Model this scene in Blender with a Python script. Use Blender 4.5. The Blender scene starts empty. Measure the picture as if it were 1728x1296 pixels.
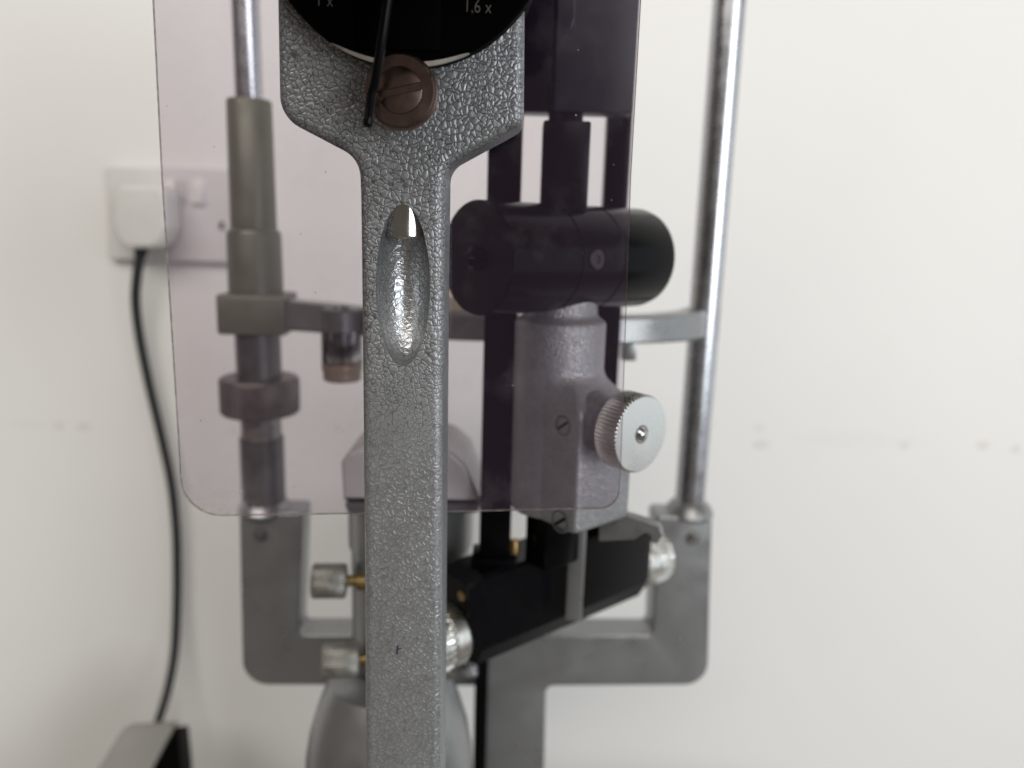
import bpy, bmesh, math, random
from mathutils import Vector, Matrix
random.seed(4)
PI = math.pi
sc = bpy.context.scene
COL = sc.collection

# ------------------------------------------------------------------ camera
FPX, CX, CY = 1297.0, 864.0, 648.0          # focal length in photo pixels, image centre
PITCH, ROLL = math.radians(11.5), math.radians(1.7)
CAMZ = 1.20                                  # lens height above the floor
EYE = Vector((0, 0, CAMZ))
FWD = Vector((0, math.cos(PITCH), -math.sin(PITCH)))
UP0 = Vector((0, math.sin(PITCH), math.cos(PITCH)))
XW = Vector((1, 0, 0))
UPV = UP0 * math.cos(ROLL) - XW * math.sin(ROLL)
RTV = XW * math.cos(ROLL) + UP0 * math.sin(ROLL)
cam = bpy.data.cameras.new('camera')
cam_o = bpy.data.objects.new('camera', cam)
COL.objects.link(cam_o)
cam.sensor_width = 36.0
cam.lens = 36.0 * FPX / 1728.0
cam.clip_start, cam.clip_end = 0.01, 50
cam.dof.use_dof = True
cam.dof.focus_distance = 0.275
cam.dof.aperture_fstop = 5.4
M = Matrix((RTV, UPV, -FWD)).transposed().to_4x4()
M.translation = EYE
cam_o.matrix_world = M
sc.camera = cam_o

# ------------------------------------------------------------------ world and lamps
w = bpy.data.worlds.new('World'); sc.world = w; w.use_nodes = True
bg = w.node_tree.nodes['Background']
bg.inputs[0].default_value = (1.0, 0.86, 0.74, 1); bg.inputs[1].default_value = 0.15

def area(name, loc, target, sx, sy, power, color):
    l = bpy.data.lights.new(name, 'AREA'); l.shape = 'RECTANGLE'
    l.size, l.size_y, l.energy, l.color = sx, sy, power, color
    o = bpy.data.objects.new(name, l); COL.objects.link(o)
    o.location = loc
    o.rotation_euler = (Vector(target) - Vector(loc)).to_track_quat('-Z', 'Y').to_euler()
    return o
area('window_light', (2.8, -2.8, CAMZ + 0.38), (0.0, 0.4, CAMZ - 0.15), 2.3, 2.1, 112, (0.93, 0.97, 1.0))
area('ceiling_light', (-0.35, -1.30, CAMZ + 1.36), (-0.15, 0.4, CAMZ - .2), 2.6, 0.9, 38, (1.0, 0.955, 0.88))
area('side_window_light', (2.6, 0.15, CAMZ - 0.05), (0.0, 0.35, CAMZ - .1), 1.5, 1.7, 7, (0.82, 0.92, 1.0))

sc.view_settings.view_transform = 'Standard'; sc.view_settings.look = 'None'
sc.view_settings.exposure = 0; sc.view_settings.gamma = 1
sc.render.engine = 'CYCLES'
sc.cycles.use_denoising = True
sc.cycles.max_bounces = 10; sc.cycles.transparent_max_bounces = 12
sc.cycles.sample_clamp_indirect = 6

# ------------------------------------------------------------------ geometry helpers
def ray(px, py):
    return FWD + RTV * ((px - CX) / FPX) + UPV * ((CY - py) / FPX)
def at(px, py, Y):
    d = ray(px, py); return EYE + d * (Y / d.y)
def hit(px, py, p0, n):
    d = ray(px, py); return EYE + d * ((p0 - EYE).dot(n) / d.dot(n))
def zat(py, X, Y):
    px = CX
    for _ in range(6):
        p = at(px, py, Y); px += (X - p.x) / max(Y, .01) * FPX
    return p.z
def mm_per_px(py, Y):
    return (at(CX + 1, py, Y) - at(CX, py, Y)).length

def smooth(bm, ang=32):
    bmesh.ops.recalc_face_normals(bm, faces=bm.faces)
    for f in bm.faces: f.smooth = True
    for e in bm.edges:
        if len(e.link_faces) == 2:
            e.smooth = e.calc_face_angle(0) < math.radians(ang)
    return bm

def frame_of(axis):
    a = Vector(axis).normalized()
    h = Vector((0, 0, 1)) if abs(a.z) < .9 else Vector((0, 1, 0))
    e1 = h.cross(a).normalized(); e2 = a.cross(e1).normalized()
    return a, e1, e2

def loft(rings, cap0=True, cap1=True, bm=None):
    bm = bm or bmesh.new()
    vr = [[bm.verts.new(p) for p in r] for r in rings]
    n = len(vr[0])
    for a, b in zip(vr[:-1], vr[1:]):
        for i in range(n):
            j = (i + 1) % n
            bm.faces.new((a[i], a[j], b[j], b[i]))
    if cap0: bm.faces.new(list(reversed(vr[0])))
    if cap1: bm.faces.new(vr[-1])
    return bm

def lathe(o, axis, prof, seg=48, bm=None):
    a, e1, e2 = frame_of(axis); o = Vector(o)
    rings = []
    for r, h in prof:
        r = max(r, 1e-5)
        rings.append([o + a * h + (e1 * math.cos(2*PI*k/seg) + e2 * math.sin(2*PI*k/seg)) * r for k in range(seg)])
    return loft(rings, bm=bm)

def knurl(o, axis, r, h0, h1, n, depth, ch, inner=0.0, bm=None):
    a, e1, e2 = frame_of(axis); o = Vector(o)
    seg = n * 4; rings = []
    for rr, h, g in ((r - ch, h0, 0), (r, h0 + ch, 1), (r, h1 - ch, 1), (r - ch, h1, 0)):
        ring = []
        for k in range(seg):
            q = rr - (depth if (g and k % 4 >= 2) else 0)
            t = 2*PI*k/seg
            ring.append(o + a*h + (e1*math.cos(t) + e2*math.sin(t)) * q)
        rings.append(ring)
    return loft(rings, bm=bm)

def tube(path, r, seg=20, bm=None, r2=None):
    path = [Vector(p) for p in path]; rings = []
    prev = None
    for i, p in enumerate(path):
        d = (path[min(i+1, len(path)-1)] - path[max(i-1, 0)]).normalized()
        if prev is None:
            _, e1, e2 = frame_of(d)
        else:
            e1 = (prev - d * prev.dot(d)).normalized(); e2 = d.cross(e1)
        prev = e1
        rr = r if r2 is None else r + (r2 - r) * i / (len(path) - 1)
        rings.append([p + (e1*math.cos(2*PI*k/seg) + e2*math.sin(2*PI*k/seg)) * rr for k in range(seg)])
    return loft(rings, bm=bm)

def spline(pts, n=10):
    pts = [Vector(p) for p in pts]; out = []
    P = [pts[0]*2 - pts[1]] + pts + [pts[-1]*2 - pts[-2]]
    for i in range(1, len(P) - 2):
        for k in range(n):
            t = k / n
            out.append(0.5*((2*P[i]) + (P[i+1]-P[i-1])*t + (2*P[i-1]-5*P[i]+4*P[i+1]-P[i+2])*t*t + (3*P[i]-P[i-1]-3*P[i+1]+P[i+2])*t**3))
    out.append(pts[-1]); return out

def fillet(pts, n=8):
    """pts: (x, y, radius) corners of a closed polygon -> dense outline"""
    out = []; N = len(pts)
    for i in range(N):
        p = Vector(pts[i][:2]); r = pts[i][2] if len(pts[i]) > 2 else 0
        a = Vector(pts[i-1][:2]) - p; b = Vector(pts[(i+1) % N][:2]) - p
        la, lb = a.length, b.length; a /= la; b /= lb
        ang = a.angle(b)
        if r <= 0 or ang > PI - 0.02: out.append(p); continue
        t = min(r / math.tan(ang/2), la*.48, lb*.48); r = t * math.tan(ang/2)
        c = p + (a + b).normalized() * (r / math.sin(ang/2))
        s = p + a*t - c; e = p + b*t - c
        full = s.angle(e); sg = 1 if (s.x*e.y - s.y*e.x) > 0 else -1
        for k in range(n + 1):
            th = sg * full * k / n
            out.append(c + Vector((s.x*math.cos(th) - s.y*math.sin(th), s.x*math.sin(th) + s.y*math.cos(th))))
    return out

def area2(p):
    return sum(p[i].x*p[(i+1) % len(p)].y - p[(i+1) % len(p)].x*p[i].y for i in range(len(p))) / 2
def inset(p, off):
    s = 1 if area2(p) > 0 else -1; N = len(p); out = []
    for i in range(N):
        a = (p[i] - p[i-1]); b = (p[(i+1) % N] - p[i])
        a = a.normalized() if a.length > 1e-9 else b.normalized()
        b = b.normalized() if b.length > 1e-9 else a
        n1 = Vector((-a.y, a.x))*s; n2 = Vector((-b.y, b.x))*s
        m = (n1 + n2); k = 1 + n1.dot(n2)
        out.append(p[i] + (m / k if k > .2 else m.normalized()) * off)
    return out

def slab(p2, o, e1, e2, depth, rf=0.001, rb=None, seg=5, bm=None):
    """rounded-edge slab: outline p2 in the plane (o,e1,e2), extruded along 'depth' (front at o)"""
    rb = rf if rb is None else rb
    d = Vector(depth); L = d.length; d = d / L
    o = Vector(o); rings = []
    def ring(pp, h): return [o + e1*v.x + e2*v.y + d*h for v in pp]
    if rf > 0:
        for k in range(seg + 1):
            t = PI/2 * k / seg
            rings.append(ring(inset(p2, rf*(1 - math.sin(t))), rf*(1 - math.cos(t))))
    else: rings.append(ring(p2, 0))
    if rb > 0:
        for k in range(seg + 1):
            t = PI/2 * k / seg
            rings.append(ring(inset(p2, rb*(1 - math.cos(t))), L - rb*(1 - math.sin(t))))
    else: rings.append(ring(p2, L))
    return loft(rings, bm=bm)

def pix_slab(corners, p0, n, thick, rf, rb=None, seg=5):
    """outline given by photo directions, laid on the plane (p0, n); n points to the viewer"""
    n = Vector(n).normalized(); e1 = Vector((0, 0, 1)).cross(n).normalized()*-1
    e1 = Vector((0,0,1)).cross(-n).normalized()*-1 if False else n.cross(Vector((0, 0, 1))).normalized()*-1
    e2 = Vector((0, 0, 1)) - n * n.z; e2.normalize()
    k = (hit(corners[0][0] + 1, corners[0][1], p0, n) - hit(corners[0][0], corners[0][1], p0, n)).length
    pts = []
    for c in corners:
        q = hit(c[0], c[1], p0, n) - p0
        pts.append((q.dot(e1), q.dot(e2), (c[2] if len(c) > 2 else 0) * k))
    return slab(fillet(pts), p0, e1, e2, -n * thick, rf, rb, seg)

def box(c, hx, hy, hz, bev=0.001, seg=2, bm=None):
    """hx, hy, hz: half-extent vectors"""
    b = bmesh.new(); c = Vector(c); hx, hy, hz = Vector(hx), Vector(hy), Vector(hz)
    v = [b.verts.new(c + hx*i + hy*j + hz*k) for i in (-1, 1) for j in (-1, 1) for k in (-1, 1)]
    for f in ((0,1,3,2), (4,6,7,5), (0,4,5,1), (2,3,7,6), (0,2,6,4), (1,5,7,3)):
        b.faces.new([v[i] for i in f])
    bmesh.ops.recalc_face_normals(b, faces=b.faces)
    if bev > 0:
        bmesh.ops.bevel(b, geom=b.edges[:], offset=bev, segments=seg, profile=.5, affect='EDGES', clamp_overlap=True)
    return b

def clean(bm):
    bmesh.ops.remove_doubles(bm, verts=bm.verts, dist=2e-6)
    return bm

# ------------------------------------------------------------------ scene-graph helpers
def thing(name, label, cat, loc, group=None):
    o = bpy.data.objects.new(name, None); COL.objects.link(o)
    o.empty_display_size = .02; o.location = loc
    o['label'] = label; o['category'] = cat
    if group: o['group'] = group
    o['base'] = list(loc)
    return o
def part(name, bm, mat, parent, label=None, ang=32):
    base = Vector(parent['base']) if 'base' in parent.keys() else Vector(ROOTS[parent.name])
    smooth(clean(bm), ang)
    for v in bm.verts: v.co -= base
    me = bpy.data.meshes.new(name); bm.to_mesh(me); bm.free()
    me.materials.append(mat)
    o = bpy.data.objects.new(name, me); COL.objects.link(o); o.parent = parent
    ROOTS[o.name] = base
    if label: o['label'] = label
    return o
ROOTS = {}
def solo(name, bm, mat, label=None, cat=None, kind=None, ang=32):
    smooth(clean(bm), ang)
    c = Vector((0, 0, 0))
    for v in bm.verts: c += v.co
    c /= len(bm.verts); c.z = min(v.co.z for v in bm.verts)
    for v in bm.verts: v.co -= c
    me = bpy.data.meshes.new(name); bm.to_mesh(me); bm.free()
    me.materials.append(mat)
    o = bpy.data.objects.new(name, me); COL.objects.link(o); o.location = c
    ROOTS[o.name] = c
    if label: o['label'] = label
    if cat: o['category'] = cat
    if kind: o['kind'] = kind
    return o

# ------------------------------------------------------------------ materials
class NT:
    def __init__(self, name):
        self.m = bpy.data.materials.new(name); self.m.use_nodes = True
        self.t = self.m.node_tree; self.n = self.t.nodes
        self.b = self.n['Principled BSDF']; self.out = self.n['Material Output']
    def new(self, t, **kw):
        x = self.n.new(t)
        for k, v in kw.items(): setattr(x, k, v)
        return x
    def ln(self, a, b): self.t.links.new(a, b)
    def coords(self):
        if not hasattr(self, '_c'): self._c = self.new('ShaderNodeTexCoord').outputs['Object']
        return self._c
    def noise(self, scale, detail=4, rough=.55, vec=None):
        x = self.new('ShaderNodeTexNoise'); x.inputs['Scale'].default_value = scale
        x.inputs['Detail'].default_value = detail; x.inputs['Roughness'].default_value = rough
        self.ln(vec or self.coords(), x.inputs['Vector']); return x
    def ramp(self, src, stops):
        r = self.new('ShaderNodeValToRGB'); e = r.color_ramp.elements
        while len(e) < len(stops): e.new(.5)
        for k, (p, c) in enumerate(stops):
            e[k].position = p; e[k].color = c if len(c) == 4 else (*c, 1)
        self.ln(src, r.inputs[0]); return r
    def rng(self, src, a, b, c, d, smooth_=False):
        r = self.new('ShaderNodeMapRange'); r.clamp = True
        if smooth_: r.interpolation_type = 'SMOOTHSTEP'
        for k, v in zip((1, 2, 3, 4), (a, b, c, d)): r.inputs[k].default_value = v
        self.ln(src, r.inputs[0]); return r.outputs[0]
    def math(self, op, a, b=None):
        x = self.new('ShaderNodeMath', operation=op)
        for i, v in enumerate((a, b)):
            if v is None: continue
            if isinstance(v, (int, float)): x.inputs[i].default_value = v
            else: self.ln(v, x.inputs[i])
        return x.outputs[0]
    def mixc(self, fac, a, b):
        x = self.new('ShaderNodeMix', data_type='RGBA')
        if isinstance(fac, (int, float)): x.inputs[0].default_value = fac
        else: self.ln(fac, x.inputs[0])
        for i, v in ((6, a), (7, b)):
            if isinstance(v, tuple): x.inputs[i].default_value = v if len(v) == 4 else (*v, 1)
            else: self.ln(v, x.inputs[i])
        return x.outputs[2]
    def bump(self, h, strength, dist, prev=None):
        x = self.new('ShaderNodeBump'); x.inputs['Strength'].default_value = strength
        x.inputs['Distance'].default_value = dist
        self.ln(h, x.inputs['Height'])
        if prev: self.ln(prev, x.inputs['Normal'])
        return x.outputs['Normal']

def simple(name, col, metal=0, rough=.5, var=.12, nscale=60, bump=0, bscale=900, rvar=.1, spec=.5, coat=0):
    k = NT(name)
    n = k.noise(nscale, 5)
    d = tuple(max(0, c*(1 - var)) for c in col); l = tuple(min(1, c*(1 + var)) for c in col)
    k.ln(k.mixc(k.rng(n.outputs[0], .3, .7, 0, 1), d, l), k.b.inputs['Base Color'])
    k.b.inputs['Metallic'].default_value = metal
    k.ln(k.rng(n.outputs[0], .3, .7, max(.02, rough - rvar), rough + rvar), k.b.inputs['Roughness'])
    k.b.inputs['Specular IOR Level'].default_value = spec
    if coat: k.b.inputs['Coat Weight'].default_value = coat
    if bump:
        k.ln(k.bump(k.noise(bscale, 3).outputs[0], .5, bump), k.b.inputs['Normal'])
    return k.m

def hammertone(name, col, scale, strength, crack, metal=.6, r0=.34, r1=.48, relief=True):
    k = NT(name)
    big = k.noise(55, 2)
    def warped(ns, amp, src):
        w_ = k.noise(ns, 2, .5, src)
        c_ = k.new('ShaderNodeVectorMath', operation='SUBTRACT'); k.ln(w_.outputs['Color'], c_.inputs[0]); c_.inputs[1].default_value = (.5, .5, .5)
        m_ = k.new('ShaderNodeVectorMath', operation='SCALE'); k.ln(c_.outputs[0], m_.inputs[0]); m_.inputs['Scale'].default_value = amp
        a_ = k.new('ShaderNodeVectorMath', operation='ADD'); k.ln(src, a_.inputs[0]); k.ln(m_.outputs[0], a_.inputs[1])
        return a_.outputs[0]
    vec = warped(scale*.45, 1.0/scale, k.coords())
    vec = warped(scale*1.5, .38/scale, vec)
    v1 = k.new('ShaderNodeTexVoronoi', feature='DISTANCE_TO_EDGE'); v1.inputs['Scale'].default_value = scale
    v2 = k.new('ShaderNodeTexVoronoi', feature='DISTANCE_TO_EDGE'); v2.inputs['Scale'].default_value = scale*1.7
    v3 = k.new('ShaderNodeTexVoronoi', feature='F1'); v3.inputs['Scale'].default_value = scale
    for v in (v1, v2, v3): k.ln(vec, v.inputs['Vector'])
    # large cells, some patches broken into small ones
    sel = k.rng(k.noise(scale*.2, 1).outputs[0], .52, .64, 0, 1)
    def mixf(f, x, y):
        m = k.new('ShaderNodeMix', data_type='FLOAT'); k.ln(f, m.inputs[0]); k.ln(x, m.inputs[2]); k.ln(y, m.inputs[3]); return m.outputs[0]
    d1, d2 = k.rng(v1.outputs[0], 0, .42, 0, 1, True), k.rng(v2.outputs[0], 0, .42, 0, 1, True)
    dome = mixf(sel, d1, k.math('MULTIPLY', d1, d2))
    e1, e2 = k.rng(v1.outputs[0], 0, .11, 0, 1, True), k.rng(v2.outputs[0], 0, .11, 0, 1, True)
    edge = mixf(sel, e1, k.math('MULTIPLY', e1, e2))
    fine = k.noise(scale*4, 2)
    sz = k.new('ShaderNodeSeparateXYZ'); k.ln(k.coords(), sz.inputs[0])
    flip = k.rng(sz.outputs[2], .46, .52, -.95, .75, True) if relief else .75
    h = k.math('ADD', k.math('MULTIPLY', dome, flip), k.math('MULTIPLY', edge, .25))
    h = k.math('ADD', h, k.math('MULTIPLY', fine.outputs[0], .05))
    h = k.math('ADD', h, k.math('MULTIPLY', k.noise(scale*.45, 2).outputs[0], .7))
    k.ln(k.bump(h, strength, .00040), k.b.inputs['Normal'])
    tone = k.mixc(k.rng(v3.outputs['Color'], 0, 1, 0, 1), tuple(c*.90 for c in col), tuple(c*1.10 for c in col))
    line = k.math('MULTIPLY', k.rng(edge, 0, .8, crack, 0), k.rng(sz.outputs[2], .46, .55, .5, 1, True))
    c = k.mixc(line, tone, tuple(x*.20 for x in col))
    grime = k.rng(big.outputs[0], .35, .75, 0, .3)
    k.ln(k.mixc(grime, c, tuple(x*.62 for x in (col[0], col[1]*.96, col[2]*.92))), k.b.inputs['Base Color'])
    k.b.inputs['Metallic'].default_value = metal
    k.ln(k.rng(fine.outputs[0], .3, .7, r0, r1), k.b.inputs['Roughness'])
    return k.m

M_hammer = hammertone('hammertone_enamel', (.298, .305, .316), 490, .52, .9, .58)
M_scoop = hammertone('smooth_lit_hammertone_enamel', (.46, .47, .485), 450, .30, .5, .8, .24, .34, False)  # same enamel with paler base and more gloss: recess highlight put into the colour
M_cast = hammertone('fine_hammertone_enamel', (.31, .315, .325), 620, .5, .35, .6, .34, .48, False)
M_frame = simple('frame_enamel', (.29, .295, .30), .75, .33, .06, 40, .00015, 1500)
M_cover = simple('pale_grey_enamel', (.50, .49, .48), .2, .42, .05, 40, .00015, 1500)
M_olive = simple('olive_enamel', (.155, .158, .125), .3, .45, .07, 60, .00012, 1200)
M_black = simple('black_enamel', (.0025, .0025, .003), 0, .22, .2, 90, 0, 0, .03, .08)
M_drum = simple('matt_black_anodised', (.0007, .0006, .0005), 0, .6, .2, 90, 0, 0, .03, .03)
M_satin = simple('black_satin_metal', (.003, .003, .004), 0, .24, .2, 120, 0, 0, .02, .10)
M_housing = simple('black_enamel_blue_reflection', (.012, .013, .018), 0, .4, .15, 90, 0, 0, .03, .3)  # bluish lift is the shield's window reflection put into the black
M_chrome = simple('polished_chrome', (.48, .49, .52), 1, .27, .05, 90, 0, 0, .05)
M_steel = simple('steel', (.46, .455, .445), 1, .15, .06, 120, 0, 0, .05)
M_alu = simple('satin_aluminium', (.76, .76, .73), 1, .29, .05, 90, .00005, 2600, .06)
M_nickel = simple('worn_nickel', (.26, .255, .235), .7, .42, .25, 220, .00008, 1800, .1)
M_warmscrew = simple('screw_warm_reflection', (.20, .14, .125), 1, .29, .12, 160, .00003, 2500, .08)  # reddish brown is a warm reflection put into the metal's colour
M_setscrew = simple('dull_set_screw', (.035, .028, .027), .5, .5, .1, 160)
M_brass = simple('brass', (.26, .18, .08), 1, .42, .15, 200, 0, 0, .05)
M_bluing = simple('blued_steel_tube', (.13, .13, .125), .7, .42, .12, 120, 0, 0, .06)
M_darkknurl = simple('dark_knurled_metal', (.16, .145, .13), .7, .42, .15, 200, .00008, 1600, .06)
M_darkmetal = simple('dark_grey_metal', (.14, .14, .145), .6, .42, .1, 120, 0, 0, .06)
M_white = simple('white_plastic', (.74, .735, .72), 0, .35, .03, 40)
M_plate = simple('socket_plastic', (.72, .705, .71), 0, .4, .03, 30)
M_surround = simple('switch_surround_plastic', (.55, .535, .53), 0, .45, .03, 30)
M_cream = simple('cream_plastic', (.66, .58, .45), 0, .45, .06, 50)
M_rubber = simple('cable_rubber', (.018, .019, .022), 0, .5, .15, 120)
M_casegrey = simple('case_grey_paint', (.22, .21, .195), 0, .45, .08, 60, .00015, 900)
M_ink = simple('engraving_paint', (.13, .115, .10), 0, .6, .1, 300)
M_pen = simple('pen_mark', (.02, .02, .05), 0, .6, .1, 300)
M_silverline = simple('bright_bezel', (.62, .58, .53), .5, .45, .06, 200)
M_lever = simple('lever_grey_metal', (.19, .19, .195), .6, .36, .08, 120)
M_brownband = simple('amber_band', (.22, .17, .13), .2, .4, .1, 150)
M_floor = simple('laminate', (.22, .21, .20), 0, .45, .06, 20)

def shield_mat():
    k = NT('clear_tinted_acrylic')
    k.n.remove(k.b)
    tr = k.new('ShaderNodeBsdfTransparent'); tr.inputs[0].default_value = (.936, .914, .934, 1)
    gl = k.new('ShaderNodeBsdfGlossy'); gl.inputs['Roughness'].default_value = .03
    fr = k.new('ShaderNodeFresnel'); fr.inputs[0].default_value = 1.49
    nb = k.bump(k.noise(14, 1).outputs[0], .25, .004)
    k.ln(nb, gl.inputs['Normal'])
    mx = k.new('ShaderNodeMixShader'); k.ln(fr.outputs[0], mx.inputs[0]); k.ln(tr.outputs[0], mx.inputs[1]); k.ln(gl.outputs[0], mx.inputs[2])
    # dust specks and a faint handling haze
    vo = k.new('ShaderNodeTexVoronoi', feature='F1'); vo.inputs['Scale'].default_value = 190
    k.ln(k.coords(), vo.inputs['Vector'])
    sep = k.new('ShaderNodeSeparateColor'); k.ln(vo.outputs['Color'], sep.inputs[0])
    size = k.rng(sep.outputs[0], .86, 1.0, 0.0, .075)
    speck = k.math('LESS_THAN', vo.outputs['Distance'], size)
    hz = k.rng(k.noise(45, 5, .7).outputs[0], .52, .85, 0, .05)
    sz = k.new('ShaderNodeSeparateXYZ'); k.ln(k.coords(), sz.inputs[0])
    low = k.rng(sz.outputs[2], .0035, .020, 1, 0, True)
    smear = k.math('MULTIPLY', low, k.rng(k.noise(160, 5, .7).outputs[0], .42, .7, 0, .28))
    left = k.rng(sz.outputs[0], -.075, -.045, 1, 0, True)
    smear = k.math('MULTIPLY', smear, left)
    fac = k.math('MAXIMUM', k.math('MULTIPLY', speck, .55), k.math('MAXIMUM', hz, smear))
    df = k.new('ShaderNodeBsdfDiffuse'); df.inputs[0].default_value = (.55, .52, .50, 1)
    m2 = k.new('ShaderNodeMixShader'); k.ln(fac, m2.inputs[0]); k.ln(mx.outputs[0], m2.inputs[1]); k.ln(df.outputs[0], m2.inputs[2])
    ds = k.new('ShaderNodeBsdfDiffuse'); ds.inputs[0].default_value = (.46, .16, .66, 1)  # even violet veil painted in for room reflections over the dark parts
    m3 = k.new('ShaderNodeMixShader'); m3.inputs[0].default_value = .009; k.ln(m2.outputs[0], m3.inputs[1]); k.ln(ds.outputs[0], m3.inputs[2])
    k.ln(m3.outputs[0], k.out.inputs[0])
    return k.m
def rim_mat():
    k = NT('acrylic_cut_edge')
    k.n.remove(k.b)
    tr = k.new('ShaderNodeBsdfTransparent'); tr.inputs[0].default_value = (.45, .42, .42, 1)
    gl = k.new('ShaderNodeBsdfPrincipled'); gl.inputs['Roughness'].default_value = .3
    n = k.noise(260, 4)
    k.ln(k.mixc(k.rng(n.outputs[0], .3, .7, 0, 1), (.42, .40, .37), (.75, .72, .66)), gl.inputs['Base Color'])
    mx = k.new('ShaderNodeMixShader'); k.ln(k.rng(n.outputs[0], .3, .7, .35, .75), mx.inputs[0])
    k.ln(tr.outputs[0], mx.inputs[1]); k.ln(gl.outputs[0], mx.inputs[2])
    k.ln(mx.outputs[0], k.out.inputs[0]); return k.m
def clear_mat():
    k = NT('clear_plastic_body'); k.n.remove(k.b)
    tr = k.new('ShaderNodeBsdfTransparent'); tr.inputs[0].default_value = (.74, .72, .74, 1)
    gl = k.new('ShaderNodeBsdfGlossy'); gl.inputs['Roughness'].default_value = .12
    k.ln(k.ramp(k.noise(120).outputs[0], [(0, (.8, .8, .8)), (1, (1, 1, 1))]).outputs[0], gl.inputs[0])
    lw = k.new('ShaderNodeFresnel'); lw.inputs[0].default_value = 1.6
    mx = k.new('ShaderNodeMixShader'); k.ln(lw.outputs[0], mx.inputs[0]); k.ln(tr.outputs[0], mx.inputs[1]); k.ln(gl.outputs[0], mx.inputs[2])
    k.ln(mx.outputs[0], k.out.inputs[0]); return k.m
M_shield, M_rim, M_clear = shield_mat(), rim_mat(), clear_mat()

# ------------------------------------------------------------------ wall
WY = 0.74
def wall_mat():
    k = NT('painted_plaster')
    base = (.83, .828, .815)
    n = k.noise(3.5, 4, .6)
    c = k.mixc(k.rng(n.outputs[0], .3, .7, 0, 1), tuple(x*.985 for x in base), tuple(x*1.01 for x in base))
    geo = k.new('ShaderNodeNewGeometry')
    sep = k.new('ShaderNodeSeparateXYZ'); k.ln(geo.outputs['Position'], sep.inputs[0])
    def spot(px, py, rx, ry, amt, col, c):
        p = at(px, py, WY); s = mm_per_px(py, WY)
        dx = k.math('MULTIPLY', k.math('SUBTRACT', sep.outputs[0], p.x), 1/(rx*s))
        dz = k.math('MULTIPLY', k.math('SUBTRACT', sep.outputs[2], p.z), 1/(ry*s))
        d = k.math('SQRT', k.math('ADD', k.math('MULTIPLY', dx, dx), k.math('MULTIPLY', dz, dz)))
        d = k.math('ADD', d, k.math('MULTIPLY', k.math('SUBTRACT', k.noise(90, 3).outputs[0], .5), .9))
        return k.mixc(k.rng(d, .25, 1.0, amt, 0, True), c, col)
    for a in ((100, 718, 12, 9, .26), (142, 720, 17, 10, .26), (1283, 750, 22, 11, .26), (1279, 722, 14, 10, .22),
              (1525, 752, 12, 10, .22), (1658, 751, 17, 11, .28), (1714, 758, 12, 10, .28), (50, 716, 55, 9, .06),
              (1440, 742, 170, 22, .05), (570, 723, 8, 8, .25), (395, 728, 12, 10, .18)):
        c = spot(*a, (.48, .42, .36), c)
    k.ln(c, k.b.inputs['Base Color'])
    k.b.inputs['Roughness'].default_value = .62
    k.ln(k.bump(k.noise(140, 4).outputs[0], .25, .0006), k.b.inputs['Normal'])
    return k.m
b = box((0.1, WY + .05, CAMZ - .1), (1.6, 0, 0), (0, .05, 0), (0, 0, 1.1), 0)
wall = solo('wall', b, wall_mat(), kind='structure')
wall['label'] = 'off-white painted plaster wall behind the instrument'

# supporting table top, just below the picture
TZ = CAMZ - .56
tb = box((0.0, .20, TZ - .015), (.42, 0, 0), (0, .34, 0), (0, 0, .015), .003)
table = solo('table_top', tb, M_floor, kind='structure')

# ------------------------------------------------------------------ microscope arm
AY = .272
arm = thing('microscope_arm', 'grey hammertone microscope arm standing upright in the foreground, black drum at its top', 'microscope arm',
            (at(679, 900, AY).x, AY + .012, TZ))
P0 = at(679, 600, AY); NV = Vector((0, -1, 0))
k1 = mm_per_px(600, AY)
out = [(460, -260), (469, 196, 58), (604, 267, 84), (606.5, 330), (608, 430), (611, 700), (614, 1000), (615, 1296), (620, 2370),
       (738, 2370), (743.5, 1296), (745, 1000), (747, 700), (749, 430), (750.5, 330), (751, 280, 84), (884, 207, 26), (887, -260)]
bm = pix_slab(out, P0, NV, .026, .0034, .003, 6)
body = part('arm_casting', bm, M_hammer, arm)
# scooped recess: cut, apply, drop the cutter
cb = bmesh.new(); bmesh.ops.create_uvsphere(cb, u_segments=64, v_segments=40, radius=1)
sc_c = at(680, 484, AY); s = mm_per_px(484, AY)
for v in cb.verts:
    z = v.co.z
    wd = 1.0
    v.co = Vector((v.co.x*46*s*wd, v.co.y*.0125, z*136*s)) + sc_c - Vector(arm['base'])
cme = bpy.data.meshes.new('cut'); cb.to_mesh(cme); cb.free()
cob = bpy.data.objects.new('cut', cme); COL.objects.link(cob); cob.parent = arm
md = body.modifiers.new('scoop', 'BOOLEAN'); md.object = cob; md.operation = 'DIFFERENCE'; md.solver = 'EXACT'
bpy.context.view_layer.update()
dg = bpy.context.evaluated_depsgraph_get()
nm = bpy.data.meshes.new_from_object(body.evaluated_get(dg), depsgraph=dg)
body.modifiers.clear(); body.data = nm; nm.name = 'arm_casting'
bpy.data.objects.remove(cob)
tmp = bmesh.new(); tmp.from_mesh(nm); smooth(tmp, 30)
sl0 = sc_c - Vector(arm['base'])
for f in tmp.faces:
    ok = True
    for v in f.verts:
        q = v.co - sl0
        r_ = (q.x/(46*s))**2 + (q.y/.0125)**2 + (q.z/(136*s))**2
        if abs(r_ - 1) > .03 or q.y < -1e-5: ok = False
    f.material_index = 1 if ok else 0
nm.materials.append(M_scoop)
for e in tmp.edges:
    if len({f.material_index for f in e.link_faces}) == 2: e.smooth = False
tmp.to_mesh(nm); tmp.free()

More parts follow.
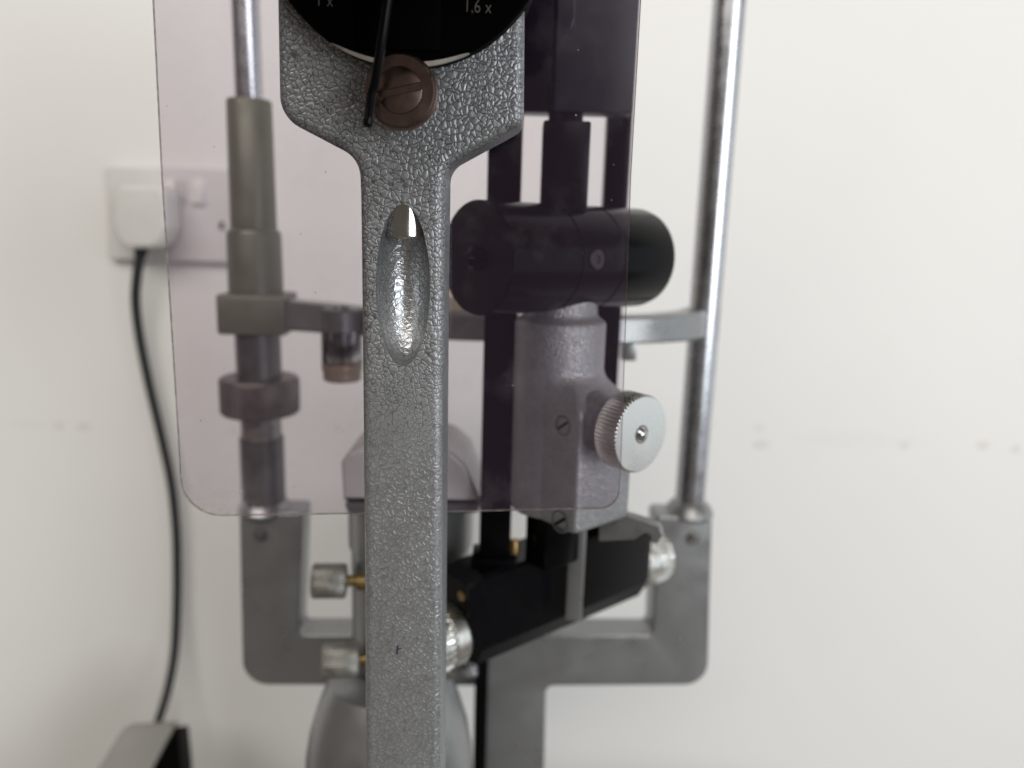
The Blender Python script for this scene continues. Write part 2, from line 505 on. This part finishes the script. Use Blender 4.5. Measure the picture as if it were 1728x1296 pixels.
# steel pin in the recess
pc = at(680, 404, AY); pr = 37.5*mm_per_px(400, AY)
u_ = mm_per_px(400, AY)
pin = lathe((0, 0, 0), (0, 0, 1), [(0, 0), (30*u_, 0), (30.5*u_, .3*u_), (34*u_, 3*u_), (35*u_, 5*u_), (35*u_, 6*u_), (35*u_, 7*u_), (35*u_, 70*u_), (0, 70*u_)], 128)
for v in pin.verts: v.co = Vector((pc.x + v.co.x, AY + .0071 + v.co.y*.95, pc.z + v.co.z))
part('locating_pin', pin, M_steel, arm, 'polished steel pin end at the top of the recess', 40)

# magnification drum
DY = .264
dc = at(685, -158, DY); DR = (at(685, 112, DY) - dc).length
dr = lathe(dc, (0, -1, 0), [(0, -.05), (DR - .004, -.05), (DR - .004, -.006), (DR, -.006), (DR, -.0008), (DR - .0008, 0), (DR*.3, 0), (0, 0)], 160)
drum = part('magnification_drum', dr, M_drum, arm, 'black round drum with engraved magnification figures')
cbk = box((at(675, -40, DY).x, DY - .0005, at(675, -30, DY).z), (70*mm_per_px(0, DY), 0, 0), (0, .001, 0), (0, 0, 108*mm_per_px(0, DY)), .0004)
part('centre_plate', cbk, M_drum, drum)
# bright bezel crescent along the lower rim
def crescent(x0, x1, ybot_in, taper):
    N = 40; rings = []
    for i in range(N + 1):
        t = i / N; px = x0 + (x1 - x0)*t
        dx = (px - 685) * mm_per_px(100, DY)
        th = math.sqrt(max(1e-4, math.sin(PI*min(1, max(0.001, t)))))
        ro = DR + .0003; ri = ro - .0014*th
        def pt(r, y):
            return Vector((dc.x + dx*r/DR, y, dc.z - math.sqrt(r*r - (dx*r/DR)**2)))
        rings.append([pt(ri, DY - .0012), pt(ro, DY - .0002), pt(ro, DY + .0012), pt(ri, DY + .0012)])
    return loft(rings)
part('bright_bezel', crescent(561, 792, 0, 0), M_silverline, drum, 'thin bright crescent under the black drum')

def text_part(body_txt, px, py, hpx, Y, mat, parent, rot=0):
    cu = bpy.data.curves.new('figure', 'FONT'); cu.body = body_txt; cu.size = 1; cu.extrude = .02; cu.offset = -.018
    to = bpy.data.objects.new('figure', cu); COL.objects.link(to)
    bpy.context.view_layer.update()
    d = bpy.context.evaluated_depsgraph_get()
    me = bpy.data.meshes.new_from_object(to.evaluated_get(d), depsgraph=d)
    bpy.data.objects.remove(to)
    t = bmesh.new(); t.from_mesh(me); bpy.data.meshes.remove(me)
    sca = hpx*mm_per_px(py, Y)/.70
    o = at(px, py, Y)
    for v in t.verts:
        x, y, z = v.co.x*sca*.80, v.co.y*sca, v.co.z*sca*.2
        v.co = Vector((o.x + x*math.cos(rot) - y*math.sin(rot), Y - z, o.z + x*math.sin(rot) + y*math.cos(rot)))
    return part('engraved_figure', t, mat, parent)
text_part('1 x', 532, 10, 21, DY - .0001, M_ink, drum, -.02)
text_part('1,6 x', 782, 20, 21, DY - .0001, M_ink, drum, -.03)

# clamp screw in front of the drum
sb = at(677.5, 156, .2625); fr = 62*mm_per_px(156, .2625)
fs = lathe(sb, (0, -1, 0), [(0, -.010), (fr*.8, -.010), (fr*.8, -.001), (fr, -.001), (fr, .0007), (fr*.955, .0012), (fr*.93, .0012), (fr*.93, .0034), (fr*.905, .0040), (36*k1*.97, .0040), (36*k1*.97, .0034), (0, .0034)], 96)
scr = part('clamp_screw', fs, M_warmscrew, arm, 'round metal clamp screw with a slotted centre, warm reflection put into its colour')
ft = sb + Vector((0, -.0038, 0)); ir = 35*k1*.96
# slotted centre disc: two half discs with a gap
sa = math.radians(13.0); sw = 5.2*k1
def half(sign):
    pts = []
    for k in range(41):
        t = math.asin(sw/ir) + (PI - 2*math.asin(sw/ir))*k/40
        pts.append(Vector((ir*math.cos(t), ir*math.sin(t)*1)))
    if sign < 0: pts = [-p for p in pts]
    e1 = Vector((math.cos(sa), 0, math.sin(sa))); e2 = Vector((-math.sin(sa), 0, math.cos(sa)))
    return slab(pts, ft + Vector((0, -.0004, 0)), e1, e2, Vector((0, .0016, 0)), .00015, 0, 2)
part('slotted_half', half(1), M_warmscrew, scr); part('slotted_half', half(-1), M_warmscrew, scr)

# unseen binocular head in front of the drum, added and sized to shade the arm
hdz = dc.z + .012
bhd = part('added_binocular_head', box((dc.x, .203, hdz + .010), (.065, 0, 0), (0, .058, 0), (0, 0, .034), .006, 3), M_black, arm)
for sx in (-.032, .032):
    part('added_eyepiece', lathe((dc.x + sx, .152, hdz + .008), (0, -1, .12), [(0, 0), (.0165, 0), (.0165, .05), (.019, .052), (.019, .085), (.016, .09), (.011, .09), (0, .088)], 40), M_black, bhd)

# bent lever
lv = [at(660, -50, .248), at(655, -5, .249), at(644, 70, .2505), at(634, 132, .2525), at(629, 152, .2535), at(626.5, 162, .2532), at(622, 200, .2515)]
lv = spline(lv, 8)
rl = 8.3*mm_per_px(100, .25)
lt = tube(lv, rl, 20)
end = at(619.5, 214, .2508)
lt2 = lathe(lv[-1], (end - lv[-1]), [(rl, -.0005), (rl, (end - lv[-1]).length - .0008), (rl*.75, (end - lv[-1]).length - .0002), (0, (end - lv[-1]).length)], 20)
part('lever', lt, M_satin, arm, 'thin black bent lever hanging from the drum')
part('lever_tip', lt2, M_satin, arm)
# little pen stroke low on the arm
for a_, b_, w_ in (((671, 1089), (670, 1104), 1.3), ((671.5, 1095), (677, 1094.5), .9)):
    p, q = at(*a_, AY - .0002), at(*b_, AY - .0002)
    part('pen_mark', tube([p, p.lerp(q, .5), q], w_*k1, 6), M_pen, arm)

# ------------------------------------------------------------------ breath shield
sp = at(690, 500, .3045); sl = at(290, 500, .3000); sr = at(1060, 500, .3085)
sd = (sr - sl); sd.z = 0; sd.normalize(); sn = Vector((sd.y, -sd.x, 0))
so = [(247, -160), (257, 0), (272, 300), (286, 520), (300, 740), (307.5, 872, 76), (640, 867), (1042.5, 858, 66), (1047.5, 800), (1065, 300), (1082, 0), (1089, -160)]
bm = pix_slab(so, sp, sn, .0019, 0.0)
smooth(clean(bm), 20)
shield = solo('breath_shield', bm, M_shield, 'clear tinted plastic breath shield with rounded lower corners, hanging behind the microscope arm', 'shield', ang=20)
shield.data.materials.append(M_rim)
for f in shield.data.polygons:
    if abs(f.normal.dot(sn)) < .5: f.material_index = 1

# ------------------------------------------------------------------ illumination tower
A = Vector((-.76, -.65, 0)).normalized()       # towards left front
B = Vector((.65, -.76, 0)).normalized()        # towards right front
Zv = Vector((0, 0, 1))
barN = at(773, 1062, .385)                     # near end of the black base bar
tower = thing('illumination_tower', 'black slit illumination tower behind the shield, with horizontal black cylinder and grey casting', 'lamp tower',
              (barN.x + .05, barN.y + .05, barN.z - .03))
# horizontal cylinder
c0 = at(803, 436, .340); CR = 97*mm_per_px(436, .340)
clen = .1075
bm = lathe(c0, -A, [(0, 0), (CR*.16, 0), (CR*.98, .0), (CR, .0007), (CR, .040), (CR*.985, .0404), (CR*.985, .0412), (CR, .0416), (CR, .068), (CR*.985, .0684), (CR*.985, .0692), (CR, .0696), (CR, clen - .004), (CR*.96, clen), (0, clen)], 96)
cyl = part('lamp_cylinder', bm, M_black, tower, 'horizontal black cylinder')
part('end_boss', lathe(c0, A, [(CR*.22, -.001), (CR*.21, .0015), (CR*.13, .002), (CR*.12, .0045), (CR*.09, .0055), (0, .0055)], 32), M_black, cyl)
# set screw on the flank of the cylinder
pp = at(1007, 438, .36)
def on_cyl(px, py):
    d = ray(px, py).normalized(); ax = -A
    o = EYE - c0
    dd = d - ax*d.dot(ax); oo = o - ax*o.dot(ax)
    qa, qb, qc = dd.dot(dd), 2*dd.dot(oo), oo.dot(oo) - CR*CR
    t = (-qb - math.sqrt(max(0, qb*qb - 4*qa*qc)))/(2*qa)
    p = EYE + d*t; rel = p - c0
    return p, (rel - ax*rel.dot(ax)).normalized()
pp, nn = on_cyl(1007, 438)
part('set_screw', lathe(pp, nn, [(.0046, -.002), (.0046, .0004), (.0040, .0008), (.0018, .0008), (.0014, .0002), (0, .0002)], 24), M_setscrew, cyl)
# posts
def post(px, py, Y, wx, wy, ytop, zbot, name='post', m=M_black):
    p = at(px, py, Y); zt = zat(ytop, p.x, Y)
    return part(name, box((p.x, Y, (zt + zbot)/2), (wx/2, 0, 0), (0, wy/2, 0), (0, 0, (zt - zbot)/2), .0018, 3), m, tower)
barTop = zat(950, 0, .392); barBot = zat(1112, 0, .385)
post(835, 930, .401, 53*mm_per_px(930, .392), .016, -200, barTop - .004)
post(1039, 300, .447, 42*mm_per_px(300, .44), .013, -200, barTop - .004)
# housings above
def hbox(x0, x1, yb, ytop, Yf, Yb, name, m, yref=100):
    a_ = at(x0, yref, Yf); c_ = at(x1, yref, Yf); zb = zat(yb, (a_.x + c_.x)/2, Yf); zt = zat(ytop, a_.x, Yf)
    return part(name, box(((a_.x + c_.x)/2, (Yf + Yb)/2, (zb + zt)/2), ((c_.x - a_.x)/2, 0, 0), (0, (Yb - Yf)/2, 0), (0, 0, (zt - zb)/2), .0012, 2), m, tower)
hbox(838, 937, 188, -260, .396, .413, 'mirror_housing', M_black)
hbox(937.5, 1074, 190, -260, .392, .408, 'lamp_housing', M_housing)
# tube rising from the cylinder
tp = at(953, 270, .375)
tw = 40*mm_per_px(270, .365)
zc = c0.z + CR*.6
zt = zat(203, tp.x, .365)
part('light_tube', box((tp.x, .376, (zt + zc)/2), (tw, 0, 0), (0, .0105, 0), (0, 0, (zt - zc)/2), .001, 2), M_satin, tower)
zs = zat(150, tp.x, .394)
part('tube_stem', box((at(955, 198, .394).x, .398, (zt + zs)/2), (29*mm_per_px(200, .394), 0, 0), (0, .004, 0), (0, 0, (zs - zt)/2 + .002), .0004), M_black, tower)

# grey casting under the cylinder
C = at(944, 590, .378); C.z = 0
R1 = 76*mm_per_px(590, .378)
pf, qf, pb, qb_ = .0190, .0350, -.0200, -.012
def cast_r(th, kind):
    d = A*math.cos(th) + B*math.sin(th)
    if kind == 'circ': return R1
    # convex box/circle union, radial distance, with soft corner
    ca, sa_ = math.cos(th), math.sin(th)
    cand = []
    if ca > 1e-6: cand.append(pf/ca)
    if ca < -1e-6: cand.append(pb/ca)
    if sa_ > 1e-6: cand.append(qf/sa_)
    if sa_ < -1e-6: cand.append(qb_/sa_)
    rb_ = (sum(x**-18 for x in cand))**(-1/18)
    return max(rb_, R1*.985) if True else rb_
NT_ = 240
def cast_ring(z, k, rs=1.0, shrink=0):
    ring = []
    for i in range(NT_):
        th = 2*PI*i/NT_
        r = cast_r(th, 'circ')*rs*(1 - k) + cast_r(th, 'box')*k - shrink
        p = C + (A*math.cos(th) + B*math.sin(th))*r; ring.append(Vector((p.x, p.y, z)))
    return ring
def ss(t): t = max(0, min(1, t)); return t*t*(3 - 2*t)
rings = []
zN = c0.z - CR*.55
z1 = zat(532, C.x, .365); z2 = zat(552, C.x, .360); z3 = zat(628, C.x, .358); z4 = zat(700, C.x, .345); z5 = zat(905, C.x + .01, .3386)
rings.append(cast_ring(zN, 0, .79)); rings.append(cast_ring(z1 + .001, 0, .79))
for t in (0, .25, .5, .75, 1): rings.append(cast_ring(z1 + (z2 - z1)*t, 0, .80 + .20*ss(t)))
rings.append(cast_ring(z3 + .004, 0))
for t in range(13): rings.append(cast_ring(z3 + (z4 - z3)*t/12, ss(t/12)))
rings.append(cast_ring(z5 + .003, 1))
for t in (0, .3, .6, 1): rings.append(cast_ring(z5 + .002*(1 - math.sin(t*PI/2)), 1, 1, .002*(1 - math.cos(t*PI/2))))
casting = part('bracket_casting', loft(rings), M_cast, tower, 'grey hammertone bracket casting under the cylinder', 40)
# slotted screws sunk in the casting
def cast_hit(px, py):
    lo, hi = .30, .42
    for _ in range(60):
        Y = (lo + hi)/2; p = at(px, py, Y); q = p - C; q.z = 0
        th = math.atan2(q.dot(B), q.dot(A)); r = q.length
        if r < cast_r(th, 'box'): hi = Y
        else: lo = Y
    return at(px, py, lo)
for px, py, rr in ((950, 718, .0040), (945, 880, .0046)):
    p = cast_hit(px, py); n_ = A
    sc_ = part('slotted_screw', lathe(p, n_, [(rr*1.25, -.002), (rr*1.25, .0002), (rr*1.02, .0003), (rr*1.0, -.0006), (0, -.0006)], 28), M_darkmetal, casting)
    hx = (B*.8 + Zv*.6).normalized()
    part('screw_slot', box(p + n_*-.0002, hx*rr*.9, n_*.0006, n_.cross(hx)*rr*.16, .0001, 1), M_black, sc_)
# aluminium focusing knob
kb = C + A*.002 + B*(qf - .001); kz = zat(730, .048, .335)
kb.z = kz
KR = .0179
part('knob_boss', lathe(kb, B, [(.0150, -.006), (.0140, .0), (.0128, .0025), (.0122, .005), (.0122, .0115), (0, .0115)], 48), M_cast, tower)
kn = knurl(kb, B, KR, .0105, .0232, 60, .0009, .0008)
knob = part('focusing_knob', kn, M_alu, tower, 'round knurled aluminium knob with a domed centre screw', 50)
part('knob_recess', lathe(kb + B*.0232, B, [(.0042, -.001), (.0042, .00012), (.0034, .00012), (.0034, -.0001), (0, -.0001)], 32), M_darkmetal, knob)
part('knob_screw', lathe(kb + B*.0232, B, [(.0030, -.001), (.0030, .0004), (.0022, .0015), (.0010, .0020), (0, .0021)], 32), M_steel, knob)
# hooked lever beneath the casting
hk = [(1010, 857), (1040, 863), (1090, 879, 24), (1113, 888, 14), (1119, 903, 9), (1109, 918, 5), (1098, 915, 4), (1098, 904, 7), (1088, 899, 6), (1070, 911, 6), (1010, 914)]
part('hooked_lever', pix_slab(hk, at(1060, 885, .362), Vector((-.25, -.96, .1)), .008, .0008), M_lever, tower, 'dark grey lever with hooked end below the casting')
# black base bar with chamfered edges
BL = .1436; bw, bh = .0165, (barTop - barBot)/2; bzc = (barTop + barBot)/2
def bar_sec(t, sx=1, sz=1, cut=0):
    o = barN + (-A)*t; o.z = bzc
    ch = .0075
    pts = [(-bw, -bh + ch), (-bw + ch, -bh), (bw - ch*.6, -bh), (bw, -bh + ch*1.4), (bw, bh - .002), (bw - .002, bh), (-bw + ch, bh), (-bw, bh - ch)]
    return [o + B*x*sx + Zv*z*sz for x, z in pts]
bar = part('base_bar', loft([bar_sec(-.003, .80, .80), bar_sec(.004), bar_sec(BL - .006), bar_sec(BL, .9, .9)]), M_satin, tower, 'black chamfered bar running back to the right', 18)
part('bar_screw', lathe(barN + A*.0032 + B*.007 + Zv*(bzc - barN.z + bh*.52), A, [(.0028, -.001), (.0028, .0006), (.0022, .0010), (0, .0010)], 20), M_brass, bar)
# post collar
pcx = at(835, 930, .401)
part('post_collar', box((pcx.x, .399, barTop), (.0125, 0, 0), (0, .011, 0), (0, 0, .0035), .0012), M_black, tower)
# end knobs
kz2 = zat(1064, barN.x, barN.y)
def end_knob(o, ax):
    k_ = part('end_knob', lathe(o, ax, [(.0150, -.002), (.0166, .0), (.0173, .0010), (.0173, .0085), (.0164, .0092), (.0164, .0100), (0, .0100)], 64), M_alu, tower, 'knurled aluminium end knob')
    part('knurled_ring', knurl(o, ax, .0178, .0098, .0225, 30, .0018, .0010), M_alu, k_, None, 50)
    return k_
o = barN + A*.003; o.z = kz2; end_knob(o, A)
o = barN - A*(BL + .001); o.z = kz2; end_knob(o, -A)
# grey strap over the bar and pivot block
sp_ = at(972, 980, .402)
zt_, zb_ = zat(880, sp_.x, .402), zat(1047, sp_.x, .402)
part('clip_strap', box((sp_.x, .404, (zt_ + zb_)/2), Vector((.0043, -.0010, 0)), Vector((.0006, .0026, 0)), Zv*((zt_ - zb_)/2), .0006), M_frame, tower, 'grey flat strap hanging over the black bar')
part('pivot_block', box((C.x + .002, C.y + .022, (barTop + z5)/2 + .002), B*.009, A*.013, Zv*(abs(z5 - barTop)/2 + .004), .002), M_black, tower)
pz = at(868, 915, .395)
part('brass_stud', lathe((pz.x, pz.y, pz.z - .006), (0, 0, 1), [(.0030, 0), (.0030, .006), (.0022, .0075), (0, .0075)], 20), M_brass, tower)

# ------------------------------------------------------------------ headrest frame
HL, HR = .500, .517
xl = at(414, 0, HL).x; xr = at(1231, 0, HR).x
hd = Vector((xr - xl, HR - HL, 0)).normalized(); hn = Vector((hd.y, -hd.x, 0))
head = thing('headrest_frame', 'silver-grey patient headrest frame with two upright rods and a U-shaped bracket behind the instrument', 'headrest', (at(868, 1400, HL).x, .51, TZ))
fp = at(450, 1000, HL - .012)
fo = [(403, 866, 6), (405.5, 1000), (409, 1157, 46), (818, 1159, 10), (812, 1604), (912, 1604), (922, 1159, 14), (1195, 1157, 42), (1199, 1000), (1203, 872, 8),
      (1108, 870, 8), (1104, 1000), (1101, 1071, 10), (505, 1071, 10), (508, 1000), (513, 864, 8)]
part('bracket', pix_slab(fo, fp, hn, .025, .0022), M_frame, head, 'broad U-shaped silver-grey bracket')
# bracket screws
for px, py in ((440, 903), (1168, 908)):
    p = hit(px, py, fp, hn)
    s_ = part('bracket_screw', lathe(p, hn, [(.0050, -.001), (.0049, .0003), (.0042, .0003), (.0040, -.0002), (.0034, -.0002), (.0032, .0014), (.0022, .0026), (0, .0029)], 28), M_steel if px > 800 else M_darkmetal, head)
# shoulders
for X, Y, py, ww in ((xl, HL, 866, .0195), (xr, HR, 872, .0185)):
    zz = zat(py, X, Y - .012)
    part('shoulder', lathe((X, Y + .0008, zz - .0035), (0, 0, 1), [(ww*.9, 0), (ww*.93, .0025), (ww*.80, .0075), (ww*.62, .011), (.0100, .0125), (0, .0125)], 48), M_frame, head)
def rz(px, py, Y): return zat(py, at(px, py, Y).x, Y)
def vert(name, X, Y, prof, m, label=None):
    """prof: list of (radius, photo y) from top to bottom"""
    bm = lathe((X, Y, 0), (0, 0, 1), [(0, zat(prof[-1][1], X, Y))] + [(r, zat(py, X, Y)) for r, py in reversed(prof)] + [(0, zat(prof[0][1], X, Y))], 56)
    return part(name, bm, m, head, label)
k5 = lambda py: mm_per_px(py, HL)
vert('rod', xl, HL, [(23*k5(100), -260), (23*k5(100), 190)], M_chrome, 'polished rod above the sleeve')
vert('sleeve', xl, HL, [(35*k5(180), 169), (37*k5(200), 173), (38*k5(360), 386), (42*k5(390), 389), (44.5*k5(400), 396), (45*k5(480), 505)], M_olive, 'olive grey stepped sleeve')
vert('neck', xl, HL, [(37*k5(600), 560), (37*k5(600), 650)], M_bluing)
nz = HL - .0245
zb0, zt0 = zat(711, xl, nz), zat(648, xl, nz)
part('clamp_nut', knurl((xl, HL, zb0), (0, 0, 1), 65*k5(670), 0, zt0 - zb0, 48, .0009, .0016), M_darkknurl, head, 'dark knurled clamp nut on the left post')
vert('lower_neck', xl, HL, [(33*k5(720), 690), (33*k5(720), 745)], M_nickel)
vert('lower_post', xl, HL, [(36*k5(780), 737), (36*k5(780), 868)], M_bluing)
kr = mm_per_px(500, HR)
vert('rod', xr, HR, [(26*kr, -260), (26*kr, 876)], M_chrome, 'tall polished rod on the right')
# bowed crossbar between the rods
zc_t, zc_b = zat(498, xl, HL - .018), zat(566, xl, HL - .018)
ct = (zc_t + zc_b)/2
cpath = [Vector((xl - .012, HL, ct)), Vector((xl + .012, HL - .002, ct)), at(560, 543, .482), at(640, 560, .470), at(780, 572, .462), at(960, 570, .464), at(1075, 562, .474), at(1150, 550, .495), Vector((xr - .005, HR, ct)), Vector((xr + .008, HR + .002, ct))]
for p in cpath: p.z = ct
cs = spline(cpath, 6)
cb_ = bmesh.new(); rings = []
for i, p in enumerate(cs):
    d = (cs[min(i+1, len(cs)-1)] - cs[max(0, i-1)]).normalized(); side = Vector((d.y, -d.x, 0)).normalized()
    t = i/(len(cs) - 1)
    hh = .0105 - .0025*math.sin(PI*t); ww = .009; cc = .0015
    q = [(-ww + cc, -hh), (ww - cc, -hh), (ww, -hh + cc), (ww, hh - cc), (ww - cc, hh), (-ww + cc, hh), (-ww, hh - cc), (-ww, -hh + cc)]
    rings.append([p + side*a_ + Zv*b_ for a_, b_ in q])
loft(rings, bm=cb_)
crossbar = part('crossbar', cb_, M_frame, head, 'flat grey crossbar bowed between the rods')
part('clamp_block', box((xl + .001, HL, ct), hd*.0215, hn*.0185, Zv*((zc_t - zc_b)/2), .002), M_olive, head, 'olive grey clamp block on the left rod')
tbp = at(1060, 588, .476)
part('bar_tab', box((tbp.x, tbp.y, tbp.z), (.0045, 0, 0), (0, .006, 0), (0, 0, .007), .0008), M_frame, crossbar)
# chin rest cup
cc_ = at(748, 520, .50)
prof = [(0, -.020), (.030, -.0195), (.042, -.014), (.047, -.004), (.048, .008), (.0455, .008), (.044, -.002), (.038, -.010), (0, -.014)]
cup = lathe((cc_.x, .515, zat(560, cc_.x, .47) + .014), (0, 0, 1), prof, 64)
part('chin_cup', cup, M_cream, head, 'cream plastic chin rest cup')
# little clear cylinder hanging on the crossbar
fx = at(577, 580, .462)
def vat(py): return zat(py, fx.x, .450)
kf = mm_per_px(580, .45)
fcap = part('marker_cap', lathe((fx.x, .462, 0), (0, 0, 1), [(0, vat(562)), (34*kf, vat(562)), (34*kf, vat(528)), (31*kf, vat(524)), (14*kf, vat(524)), (12*kf, vat(519)), (0, vat(519))], 40), M_darkmetal, crossbar)
part('marker_tube', lathe((fx.x, .462, 0), (0, 0, 1), [(35*kf, vat(618)), (35*kf, vat(562)), (31*kf, vat(562)), (31*kf, vat(618)), (35*kf, vat(618))], 40), M_clear, crossbar, 'clear plastic cylinder with amber band')
part('marker_core', lathe((fx.x, .462, 0), (0, 0, 1), [(0, vat(615)), (18*kf, vat(615)), (18*kf, vat(565)), (0, vat(565))], 32), M_frame, crossbar)
part('marker_base', lathe((fx.x, .462, 0), (0, 0, 1), [(0, vat(648)), (30*kf, vat(648)), (33*kf, vat(645)), (33*kf, vat(632)), (35*kf, vat(630)), (35*kf, vat(614)), (0, vat(614))], 40), M_brownband, crossbar)
# dark column beside the stem
p = at(811, 1200, .478)
part('dark_rail', box((p.x, .482, (TZ + zat(1112, p.x, .478))/2), (.0045, 0, 0), (0, .005, 0), (0, 0, (zat(1112, p.x, .478) - TZ)/2), .001), M_black, head)

# ------------------------------------------------------------------ instrument base column
BX, BY = at(694, 950, .44).x, .44
base = thing('instrument_column', 'grey bell-shaped instrument column with thumb screws, mostly hidden behind the microscope arm', 'instrument base', (BX, BY, TZ))
kb_ = lambda py: mm_per_px(py, BY)
def bz(py, Y=None, X=None): return zat(py, X or BX, Y or BY - .036)
R2 = 103*kb_(950)
part('column_drum', lathe((BX, BY, 0), (0, 0, 1), [(0, bz(1160)), (R2*.96, bz(1160)), (R2*.96, bz(958)), (R2, bz(955)), (R2, bz(850)), (0, bz(850))], 72), M_frame, base)
# bell
bx2 = at(658, 1220, .42).x; by2 = .420
def b2(py): return zat(py, bx2, by2)
ks = mm_per_px(1220, by2)
prof = [(0, TZ), (.060, TZ), (.060, TZ + .01), (146*ks, b2(1420)), (143*ks, b2(1330)), (139*ks, b2(1262)), (132*ks, b2(1225)), (119*ks, b2(1185)), (106*ks, b2(1155)), (96*ks, b2(1138)), (0, b2(1134))]
bell = part('bell_housing', lathe((bx2, by2, 0), (0, 0, 1), prof, 80), M_frame, base, 'smooth grey bell-shaped housing', 50)
# cover plate on top, seen through the shield
pc0 = at(690, 800, .405); 
cov = [(578, 848, 3), (574, 780, 10), (588, 764, 16), (612, 753, 30), (752, 754, 44), (786, 784, 24), (814, 852, 4)]
part('cover', pix_slab(cov, pc0, Vector((0, -1, 0)), .055, .003), M_cover, base, 'light grey rounded cover')
part('cover_rim', pix_slab([(580, 850, 3), (812, 848, 3), (806, 866, 4), (588, 868, 4)], at(690, 860, .407), Vector((0, -1, 0)), .052, .0012), M_darkmetal, base)
lab = pix_slab([(590, 880, 4), (625, 884, 4), (625, 966, 4), (593, 962, 4)], at(608, 920, .425), Vector((-.5, -.86, 0)), .004, .0006)
part('cream_tag', lab, M_cream, base)
# thumb screws
def thumb(px0, px1, py, Y, hpx, tilt, dirt):
    a_, c_ = at(px0, py, Y), at(px1, py, Y); L = (c_ - a_).length
    ax = Vector((-1, -.12, tilt)).normalized(); r = hpx/2*mm_per_px(py, Y)
    k_ = part('thumb_screw', knurl(c_, ax, r, 0, L, 36, .0005, .0012), M_nickel, base, dirt, 50)
    part('screw_shaft', lathe(c_, -ax, [(r*.32, -.001), (r*.32, .006), (r*.55, .006), (r*.55, .016), (0, .016)], 24), M_brass, k_)
thumb(528, 585, 980, .415, 58, 0.02, 'knurled thumb screw on a brass shaft')
thumb(546, 607, 1112, .405, 58, -.02, 'lower knurled thumb screw')
a_, c_ = at(740, 1137, .405), at(804, 1131, .402)
part('cross_shaft', knurl(a_, c_ - a_, .0038, 0, (c_ - a_).length, 18, .0004, .0006), M_chrome, base, None, 50)

# ------------------------------------------------------------------ wall socket, plug and cable
s0 = at(178, 282, WY - .009); 
kw = mm_per_px(360, WY - .009)
skt = thing('wall_socket', 'white double mains socket plate on the wall, half hidden by the left rod', 'socket', (s0.x + .073, WY, s0.z - .09))
pl = [(178, 279, 8), (181, 438, 8), (446, 446, 8), (444, 286, 8)]
plate = part('socket_plate', pix_slab(pl, at(300, 360, WY - .011), NV, .0112, .0025), M_plate, skt)
def wbox(px, py, wpx, hpx, Y, dep, m, parent, name, tilt=0, bev=.001):
    p = at(px, py, Y)
    return part(name, box(p + Vector((0, dep, 0)), (wpx/2*kw, 0, 0), (0, dep, tilt*dep), (0, tilt*hpx/2*kw, hpx/2*kw), bev), m, parent)
wbox(331, 322, 24, 42, WY - .0145, .004, M_white, skt, 'rocker_switch', .12)
wbox(305, 325, 20, 40, WY - .0118, .0006, M_surround, skt, 'switch_surround', 0, .0002)
wbox(283, 322, 22, 40, WY - .0145, .004, M_white, skt, 'rocker_switch', .12)
for px, py, ww, hh in ((374, 381, 7, 13), (412, 381, 7, 13)):
    wbox(px, py, ww, hh, WY - .0116, .0006, M_rubber, skt, 'pin_slot', 0, .0001)
wbox(393, 345, 10, 15, WY - .0116, .0006, M_rubber, skt, 'pin_slot', 0, .0001)

plug0 = at(233, 365, WY - .012)
plug = thing('mains_plug', 'white mains plug in the socket with black cable hanging down the wall', 'plug', (plug0.x, WY - .02, plug0.z - .04))
po = [(190, 330, 16), (200, 312, 16), (268, 312, 16), (278, 330, 16), (281, 385, 10), (266, 419, 30), (205, 419, 30), (190, 385, 10)]
part('plug_body', pix_slab(po, at(235, 365, WY - .046), NV, .032, .0042, .002), M_white, plug)
cp = [at(240, 408, WY - .026), at(237, 428, WY - .026), at(231, 470, WY - .024), at(229, 510, WY - .020), at(236, 570, WY - .016), at(252, 650, WY - .014), at(272, 735, WY - .014),
      at(289, 815, WY - .014), at(297, 890, WY - .014), at(299, 960, WY - .014), at(298, 1040, WY - .016), at(294, 1105, WY - .022), at(284, 1160, WY - .032), at(268, 1215, WY - .048), at(252, 1262, WY - .06)]
part('cable', tube(spline(cp, 8), .0043, 16), M_rubber, plug, 'black cable hanging in a slight curve')
part('cable_grip', tube([at(240, 402, WY - .027), at(239, 416, WY - .026), at(237, 434, WY - .0255)], .0062, 16, None, .0052), M_rubber, plug)

# ------------------------------------------------------------------ equipment box at the lower left
ebY = .600
E = [at(216, 1222, ebY), at(300, 1217, ebY + .03)]
eb = thing('equipment_box', 'grey box with a black side panel at the lower left, below the cable', 'equipment box', (at(240, 1296, .62).x, .63, TZ - .2))
n1 = Vector((-.30, -.954, 0)).normalized()
p0 = at(230, 1250, ebY)
bm = pix_slab([(300, 1217, 2), (212, 1222, 26), (160, 1306), (95, 1420), (60, 1700), (200, 1700), (196, 1410), (257, 1298)], p0, Vector((.25, -.79, .56)), .012, .0015)
part('grey_panel', bm, M_casegrey, eb, 'grey painted front panel')
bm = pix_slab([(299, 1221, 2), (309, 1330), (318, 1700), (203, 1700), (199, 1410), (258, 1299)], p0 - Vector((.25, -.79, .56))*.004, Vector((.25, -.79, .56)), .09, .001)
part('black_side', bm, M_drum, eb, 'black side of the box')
